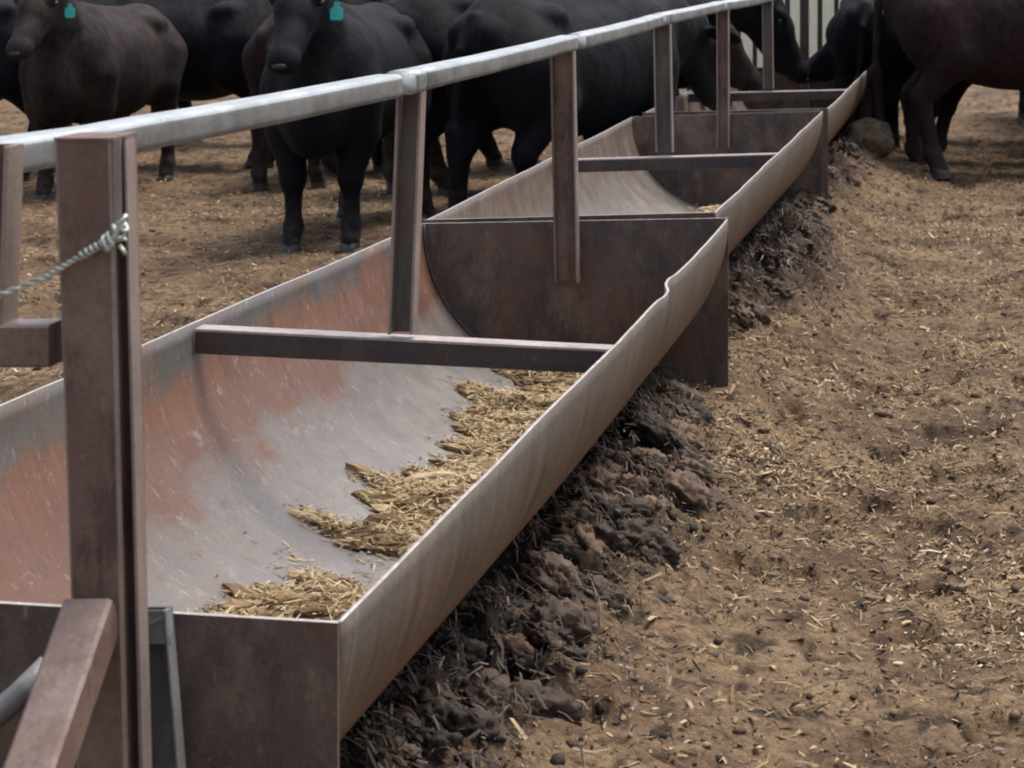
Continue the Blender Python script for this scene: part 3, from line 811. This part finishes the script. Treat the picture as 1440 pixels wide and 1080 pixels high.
rock('mud_lump', (-.72, 13.15), .145, (1.1, 1., .85), mCLOD, .42, 'big rounded grey brown mud lump beside the farthest trough', 'mud lump', 4.)
rock('manure_clod', (-.785, 3.95), .032, (1.2, .9, .7), mDKCLOD, .1, 'dark manure clod lying in front of the ridge, larger of the two nearest', 'clod', 9.)
rock('manure_clod', (-.74, 3.88), .020, (1.4, .9, .7), mDKCLOD, .08, 'small dark manure clod just right of the larger nearest one', 'clod', 14.)
gt = empty('grass_tuft', (-.93, 5.95, gz(-.93, 5.95)))
tag(gt, 'small green grass tuft growing against the trough plate', 'grass tuft')
m = MB()
for i in range(46):
    a = random.uniform(0, 6.28); r0 = random.uniform(0, .06); L = random.uniform(.05, .12); ln = random.uniform(.1, .6)
    p0 = Vector((-.93+r0*math.cos(a)*1.6, 5.95+r0*math.sin(a), gz(-.93, 5.95)-.01)); dr = Vector((math.cos(a)*ln, math.sin(a)*ln, 1)).normalized()
    s_ = Vector((-math.sin(a), math.cos(a), 0))*.0022
    p1 = p0+dr*L*.55; p2 = p0+dr*L+Vector((math.cos(a), math.sin(a), -.6))*L*.25*ln
    m.add([p0-s_, p0+s_, p1+s_*.9, p1-s_*.9, p2], [(0, 1, 2, 3), (3, 2, 4)])
m.build('grass_blades', [mGRASS], gt)

# pale slatted fence beyond the farthest trough
fn = empty('board_fence', (-1.6, 18.6, 0))
tag(fn, 'pale cream board fence glimpsed in the gap between two feeding heads', 'fence')
for i in range(17):
    m = MB(); x = -2.75+.139*i; wv = random.uniform(-.006, .006)
    m.beam((x+wv, 18.6, gz(x, 18.6)+.05), (x, 18.6, 1.75+random.uniform(-.02, .02)), .098, .02, side=(1, 0, 0), bev=.002); m.build('board', [mBOARD], fn)
m = MB(); m.beam((-1.63, 18.625, .06), (-1.63, 18.625, 1.7), 2.34, .012, side=(1, 0, 0), bev=.001); m.build('gap_shade_sheet', [mBOARDDK], fn)  # dark sheet added behind the boards so their gaps read as shade
for z in (.45, 1.35):
    m = MB(); m.beam((-2.9, 18.66, z), (-.3, 18.66, z), .05, .09, bev=.004); m.build('back_rail', [mBOARDDK], fn)
for x in (-2.86, -.42):
    m = MB(); m.beam((x, 18.755, -.1), (x, 18.70, 1.8), .09, .09, side=(1, 0, 0), bev=.006); m.build('fence_post', [mBOARDDK], fn)

# ------------------------------------------------------------------ cattle
def surface_nets(F, org, h):
    nx, ny, nz = F.shape
    s = F < 0
    c = [(i, j, k) for i in (0, 1) for j in (0, 1) for k in (0, 1)]
    cnt = sum(s[i:nx-1+i, j:ny-1+j, k:nz-1+k].astype(np.int8) for i, j, k in c)
    act = (cnt > 0) & (cnt < 8)
    idx = np.full(act.shape, -1); ids = np.argwhere(act); idx[act] = np.arange(len(ids))
    acc = np.zeros((len(ids), 3)); num = np.zeros(len(ids))
    I, J, K = ids.T
    for a in range(8):
        for ax in range(3):
            ca = c[a]
            if ca[ax] == 1: continue
            cb = list(ca); cb[ax] = 1
            fa = F[I+ca[0], J+ca[1], K+ca[2]]; fb = F[I+cb[0], J+cb[1], K+cb[2]]
            m = (fa < 0) != (fb < 0)
            t = np.zeros(len(ids)); t[m] = fa[m]/(fa[m]-fb[m])
            p = np.tile(np.array(ca, float), (len(ids), 1)); p[:, ax] += t
            acc[m] += p[m]; num[m] += 1
    V = (ids+acc/num[:, None])*h+np.array(org)
    faces = []
    for ax in range(3):
        sl = [slice(None)]*3; sh = [slice(None)]*3
        o1, o2 = [(1, 2), (2, 0), (0, 1)][ax]
        sl[ax] = slice(0, -1); sh[ax] = slice(1, None)
        ch = s[tuple(sl)] != s[tuple(sh)]
        e = np.argwhere(ch)
        ok = (e[:, o1] > 0) & (e[:, o2] > 0) & (e[:, o1] < F.shape[o1]-1) & (e[:, o2] < F.shape[o2]-1)
        e = e[ok]
        def cell(d1, d2):
            q = e.copy(); q[:, o1] -= d1; q[:, o2] -= d2; return idx[q[:, 0], q[:, 1], q[:, 2]]
        q = np.stack([cell(1, 1), cell(0, 1), cell(0, 0), cell(1, 0)], 1)
        inside = s[e[:, 0], e[:, 1], e[:, 2]]
        q[~inside] = q[~inside][:, ::-1]
        faces.append(q)
    return V, np.concatenate(faces)

class SDF:
    def __init__(s, lo, hi, h):
        s.lo = np.array(lo, float); s.h = h
        s.n = np.ceil((np.array(hi)-s.lo)/h).astype(int)+1
        s.F = np.full(tuple(s.n), 5.0)
        s.ax = [s.lo[i]+np.arange(s.n[i])*h for i in range(3)]
    def region(s, lo, hi):
        a = np.clip(((np.array(lo)-s.lo)/s.h).astype(int), 0, s.n-1); b = np.clip(((np.array(hi)-s.lo)/s.h).astype(int)+2, 1, s.n)
        sl = tuple(slice(a[i], b[i]) for i in range(3))
        g = np.meshgrid(*[s.ax[i][sl[i]] for i in range(3)], indexing='ij')
        return sl, np.stack(g, -1)
    def put(s, sl, d, k, sub=False):
        a = s.F[sl]
        if sub:
            d = -d; hh = np.clip(.5-.5*(a-d)/k, 0, 1); s.F[sl] = a*(1-hh)+d*hh+k*hh*(1-hh); return
        hh = np.clip(.5+.5*(a-d)/k, 0, 1); s.F[sl] = a*(1-hh)+d*hh-k*hh*(1-hh)
    def cone(s, a, b, ra, rb, k=.04, flat=1.0):
        a = np.array(a, float); b = np.array(b, float); r = max(ra, rb)+k+.03
        sl, p = s.region(np.minimum(a, b)-r, np.maximum(a, b)+r)
        pa = p-a; ba = b-a; hh = np.clip((pa@ba)/(ba@ba), 0, 1)
        q = pa-hh[..., None]*ba
        q[..., 1] = q[..., 1]/flat
        d = np.linalg.norm(q, axis=-1)-(ra+(rb-ra)*hh)
        s.put(sl, d*min(1, flat), k)
    def ell(s, c, r, k=.05, M_=None, sub=False):
        c = np.array(c, float); r = np.array(r, float); e = r.max()+k+.03
        sl, p = s.region(c-e, c+e); q = p-c
        if M_ is not None: q = q@np.array(M_)          # columns are the ellipsoid axes
        k0 = np.linalg.norm(q/r, axis=-1); k1 = np.linalg.norm(q/r**2, axis=-1)+1e-9
        s.put(sl, np.where(k0 < 1e-6, -r.min(), k0*(k0-1)/k1), k, sub)

HS = 1.16
def cow_mesh(pose, h=.0125):
    P0 = np.array(pose['poll'], float); f = np.array(pose['dir'], float); f /= np.linalg.norm(f)
    sd_ = np.cross(f, (0, 0, 1.)); 
    sd_ /= np.linalg.norm(sd_); u = np.cross(sd_, f); u /= np.linalg.norm(u)
    hp = lambda a, s_=0, v=0: P0+f*a+sd_*s_+u*v
    hi = np.maximum(hp(.5)+.15, (.8, .4, 1.32)); hi[1] = max(.42, hi[1], P0[1]+.34); hi[2] = max(hi[2], P0[2]+.2)
    lo = np.array([-1.05, min(-.42, P0[1]-.34, hp(.5)[1]-.15), -.01])
    G = SDF(lo, hi, h)
    # trunk
    G.ell((.24, 0, .825), (.46, .25, .365), .03)
    G.ell((-.14, 0, .795), (.54, .29, .345), .08)
    G.ell((-.56, 0, .92), (.30, .225, .25), .09)
    G.cone((-.62, 0, 1.075), (.30, 0, 1.10), .085, .09, .07)
    G.cone((.30, 0, 1.12), (.44, 0, 1.08), .075, .07, .07)
    for s_ in (-1, 1):
        G.ell((-.44, s_*.17, 1.06), (.10, .07, .06), .06)          # hip bones
        G.ell((-.78, s_*.09, .99), (.06, .05, .06), .05)           # pin bones
        G.ell((.42, s_*.155, .84), (.17, .10, .26), .07)           # shoulder
        G.ell((-.58, s_*.14, .80), (.20, .12, .25), .07)           # thigh
    G.ell((.56, 0, .66), (.17, .15, .20), .08)                     # brisket
    # neck
    mid = (np.array((.52, 0, .97))+P0)/2+np.array(pose.get('bend', (0, 0, .0)))
    G.cone((.46, 0, .93), mid, .22, .155, .08, .8)
    G.cone(mid, hp(-.02, 0, -.02), .155, .105, .06, .85)
    G.cone((.58, 0, .78), mid+np.array((.02, 0, -.09)), .15, .10, .07, .7)
    G.cone(mid+np.array((.02, 0, -.09)), hp(.08, 0, -.10), .10, .07, .06, .75)
    # head
    k_ = HS
    G.cone(hp(-.02*k_), hp(.17*k_), .098*k_, .086*k_, .03)
    G.cone(hp(.17*k_), hp(.39*k_, 0, -.005), .070*k_, .054*k_, .04)
    G.ell(hp(.42*k_, 0, -.012), (.060*k_, .066*k_, .056*k_), .03, np.stack([f, sd_, u], 1))
    G.cone(hp(.06*k_, 0, -.085*k_), hp(.35*k_, 0, -.062*k_), .076*k_, .046*k_, .035)
    G.ell(hp(-.05*k_, 0, .035), (.08*k_, .075*k_, .06*k_), .04)
    for s_ in (-1, 1):
        G.ell(hp(.115*k_, s_*.086*k_, .035*k_), (.050, .032, .030), .025, np.stack([f, sd_, u], 1))
        ed = f*pose.get('earf', .10)+sd_*s_*.97-u*.15; ed /= np.linalg.norm(ed)
        n2 = np.cross(ed, u); n2 /= np.linalg.norm(n2); n3 = np.cross(ed, n2)
        G.ell(hp(-.005, s_*.11*k_, .0)+ed*.09, (.115, .058, .022), .02, np.stack([ed, n2, n3], 1))
        G.ell(hp(.475*k_, s_*.040*k_, .006), (.016, .013, .018), .008, None, True)
        G.ell(hp(.13*k_, s_*.108*k_, .012), (.022, .018, .02), .012, None, True)
    G.ell(hp(.455*k_, 0, -.050*k_), (.05, .07, .006), .010, np.stack([f, sd_, u], 1), True)
    # legs
    hooves = []
    fl = pose.get('front', ((0, 0), (0, 0))); hl = pose.get('hind', ((0, 0), (0, 0)))
    for i, s_ in enumerate((-1, 1)):
        dx, dy = fl[i]; y = s_*.150+dy
        G.cone((.42, s_*.16, .78), (.40+dx*.2, s_*.165, .58), .135, .105, .06)
        G.cone((.40+dx*.2, s_*.165, .58), (.445+dx*.5, y, .37), .095, .062, .04)
        G.ell((.447+dx*.5, y, .35), (.055, .055, .065), .03)
        G.cone((.443+dx*.5, y, .35), (.435+dx*.9, y, .14), .046, .039, .025)
        G.ell((.435+dx*.9, y, .125), (.050, .046, .05), .025)
        G.cone((.435+dx*.9, y, .12), (.465+dx, y, .055), .041, .047, .02)
        hooves.append((.475+dx, y))
        dx, dy = hl[i]; y = s_*.150+dy
        G.cone((-.56, s_*.15, .84), (-.46+dx*.1, s_*.185, .66), .17, .125, .07)
        G.cone((-.47+dx*.1, s_*.180, .66), (-.66+dx*.5, y, .43), .115, .060, .05)
        G.ell((-.68+dx*.5, y, .42), (.048, .040, .06), .03)
        G.cone((-.67+dx*.5, y, .41), (-.635+dx*.9, y, .14), .050, .042, .025)
        G.ell((-.632+dx*.9, y, .125), (.052, .047, .05), .025)
        G.cone((-.632+dx*.9, y, .12), (-.60+dx, y, .055), .043, .048, .02)
        hooves.append((-.59+dx, y))
    # tail
    tx = pose.get('tail', 0)
    G.cone((-.80, 0, 1.06), (-.885, tx*.3, .92), .034, .024, .03)
    G.cone((-.885, tx*.3, .92), (-.90, tx, .55), .022, .018, .01)
    G.cone((-.90, tx, .55), (-.89, tx*1.1, .30), .038, .018, .02)
    V, F_ = surface_nets(G.F, G.lo, h)
    dsp = .007*fbm(V[:, 0]+V[:, 1]*.7, V[:, 2]*.45+V[:, 1]*.4, .07, 4, 8., .6)
    V = V+dsp[:, None]*np.array([[0, 1, .3]])*np.sign(V[:, 1:2]+1e-6)
    return V, F_, hp, f, sd_, u, hooves

def build_cow(pose, mat, name='cow', tagside=None):
    V, F_, hp, f, sd_, u, hooves = cow_mesh(pose)
    root = empty(name)
    body = mesh_np('body', V, F_, [mat], root, smooth=True)
    bv, bf = ico2()
    B_ = np.stack([f, sd_, u], 1)
    def blob(nm, c, r, mt, fr=True, cut=None):
        v = bv*np.array(r); v = v@B_.T if fr else v
        v = v+np.array(c)
        return mesh_np(nm, v, bf, [mt], root, smooth=True)
    for s_ in (-1, 1): blob('eye', hp(.13*HS, s_*.095*HS, .012), (.023, .016, .018), mEYE)
    blob('nose', hp(.470*HS, 0, .016), (.009, .034, .016), mNOSE)
    for (x, y) in hooves:
        vb = []
        for z, rx, ry, ox in ((0, .060, .050, .012), (.028, .055, .048, .006), (.062, .044, .043, -.008)):
            for k_ in range(16):
                a = 2*math.pi*k_/16; cl = 1-.16*math.exp(-(math.sin(a)/.22)**2)*(math.cos(a) > 0)
                vb.append((x-.01+ox+rx*math.cos(a)*cl, y+ry*math.sin(a), z))
        ff = [(i*16+k_, i*16+(k_+1) % 16, (i+1)*16+(k_+1) % 16, (i+1)*16+k_) for i in range(2) for k_ in range(16)]
        ff += [tuple(reversed(range(16))), tuple(range(32, 48))]
        mesh_np('hoof', vb, ff, [mHOOF], root)
    if tagside:
        ed = sd_*tagside*.97+f*pose.get('earf', .10)-u*.15
        c = Vector(hp(-.005, tagside*.11, .0)+ed*.05-u*.02)+Vector(f)*.055+Vector((0, 0, -.075))
        X_ = Vector(sd_); Fd = Vector((0, 0, -1)); Nn = X_.cross(Fd).normalized()
        m = MB(); 
        o_ = c+Vector(u)*.024
        pts = [(-.011, 0), (.011, 0), (.013, .02), (.030, .034), (.030, .078), (.022, .085), (-.022, .085), (-.030, .078), (-.030, .034), (-.013, .02)]
        fr = [o_+X_*a+Fd*b_+Nn*.0015 for a, b_ in pts]; bk = [q-Nn*.003 for q in fr]; n = len(pts)
        m.add(fr+bk, [tuple(range(n)), tuple(reversed(range(n, 2*n)))]+[(i, n+i, n+(i+1) % n, (i+1) % n) for i in range(n)])
        flipfix(m.build('ear_tag', [mTAG], root))
    return root
GRP = 'dark cattle crowded round the troughs'
first = {}
def children(o): return [c for c in C.objects if c.parent == o]
def place(key, pose, mat, x, y, fwd, scale, label, tagside=None, src=None, body=None):
    kk = (key, tagside)
    if kk in first:
        s0 = first[kk]; o = s0.copy(); C.objects.link(o)
        for ch in children(s0):
            c = ch.copy(); c.parent = o
            if c.name.startswith('body'): c.data = ch.data.copy(); c.data.materials[0] = mat
            C.objects.link(c)
    else:
        o = build_cow(pose, mat, 'cow', tagside); first[kk] = o
    a = math.atan2(fwd[1], fwd[0]); cx = x; cy = y
    o.location = (cx, cy, gz(cx, cy)*.3-.012); o.rotation_euler = (0, 0, a); o.scale = (scale,)*3
    tag(o, label, 'cow', GRP); return o
UP = dict(poll=(.72, 0, 1.325), dir=(.68, 0, -.73), earf=-.25, front=((.02, .02), (-.03, -.01)), hind=((.05, 0), (-.06, 0)), tail=.03)
UPT = dict(poll=(.86, .07, 1.30), dir=(.42, .10, -.90), earf=.05, front=((-.03, .0), (.04, .0)), hind=((-.1, 0), (.08, 0)), tail=-.03)
FEED = dict(poll=(1.02, 0, .93), dir=(.62, 0, -.78), front=((.10, .0), (-.06, .0)), hind=((.10, 0), (-.10, 0)), tail=.04, bend=(.02, 0, .03))
FEED2 = dict(poll=(1.02, .06, .98), dir=(.45, .14, -.88), front=((-.06, .0), (.08, .0)), hind=((-.08, 0), (.06, 0)), tail=-.05, bend=(.02, 0, .03))
REACH = dict(FEED, poll=(.98, 0, .84), dir=(.80, 0, -.60), front=((.30, .02), (.14, -.02)))
BRN = dict(FEED2, tail=.0, hind=((.04, 0), (-.07, 0)))
# front feet of a cow stand .46*scale ahead of its origin
def at_front(key, pose, mat, x, y, fwd, scale, label, tagside=None):
    n = math.hypot(*fwd); return place(key, pose, mat, x-fwd[0]/n*.46*scale, y-fwd[1]/n*.46*scale, fwd, scale, label, tagside)
at_front('up', UP, mBLACK, -3.07, 10.05, (.02, -1), .95, 'black calf facing the camera behind the rail, teal tag in its ear', -1)
at_front('up', UP, mBRBLACK, -5.08, 12.05, (-.04, -1), .90, 'brown black calf facing the camera at the left edge, teal ear tag', -1)
place('feed', FEED, mBLACK, -5.12, 13.75, (-1, .05), .93, 'black cow side on, its rump between the two calves facing the camera')
place('feed', FEED, mBROWN, -3.93, 13.0, (.1, 1), .88, 'brown cow seen from behind, half hidden by the tagged black calf')
place('feed2', FEED2, mBLACK, -6.25, 12.9, (-.9, -.35), .95, 'black cow cut off by the left edge, behind the brown black calf')
def at_muzzle(key, pose, mat, x, y, fwd, scale, label, tagside=None, m=1.26):
    n = math.hypot(*fwd); return place(key, pose, mat, x-fwd[0]/n*m*scale, y-fwd[1]/n*m*scale, fwd, scale, label, tagside)
at_muzzle('feed', FEED, mBLACK, -1.50, 11.95, (.42, .90), 1.0, 'large black cow angled to the troughs, nearest of those feeding from the left')
at_muzzle('feed2', FEED2, mBLACK, -1.50, 12.55, (.74, .68), 1.02, 'black cow feeding close behind the large one, its back level with the rail')
at_muzzle('feed', FEED, mBRBLACK, -1.48, 13.2, (.88, .48), 1.04, 'brown tinged black cow with its head down over the farthest trough')
at_muzzle('feed2', FEED2, mBLACK, -1.17, 13.75, (.96, .05), 1.08, 'black cow last of the row feeding from the left, beside the board fence')
place('brown', BRN, mBROWN, .34, 13.3, (1, .02), 1.14, 'dark brown cow at the right edge, turned away from the trough')
at_muzzle('reach', REACH, mBLACK, -1.05, 14.1, (-1, .03), 1.06, 'black cow feeding from the right, its body behind the dark brown cow')
place('feed', FEED, mBLACK, -.70, 14.55, (.10, 1), .92, 'black cow seen from behind at the far end of the troughs')
place('feed', FEED, mBLACK, .52, 16.9, (-.2, 1), 1.05, 'black cow far back at the right edge, only its legs in view')
place('feed2', FEED2, mBLACK, -3.35, 13.6, (.9, .5), 1.05, 'black cow standing behind the row of feeding cattle, right of the tagged calf')
place('feed2', FEED2, mBLACK, -5.0, 15.3, (1, .12), 1.04, 'black cow at the very back left, side on behind the others')
place('feed', FEED, mBRBLACK, -6.9, 15.0, (.9, .3), 1.04, 'brown tinged black cow at the very back, near the left edge')
place('feed2', FEED2, mBRBLACK, .05, 15.5, (1, -.1), 1.08, 'brown tinged black cow deep in the group on the right, only legs and belly showing')
place('feed', FEED, mBLACK, .95, 14.9, (-1, -.15), 1.05, 'black cow crowding in behind the dark brown cow at the right edge')
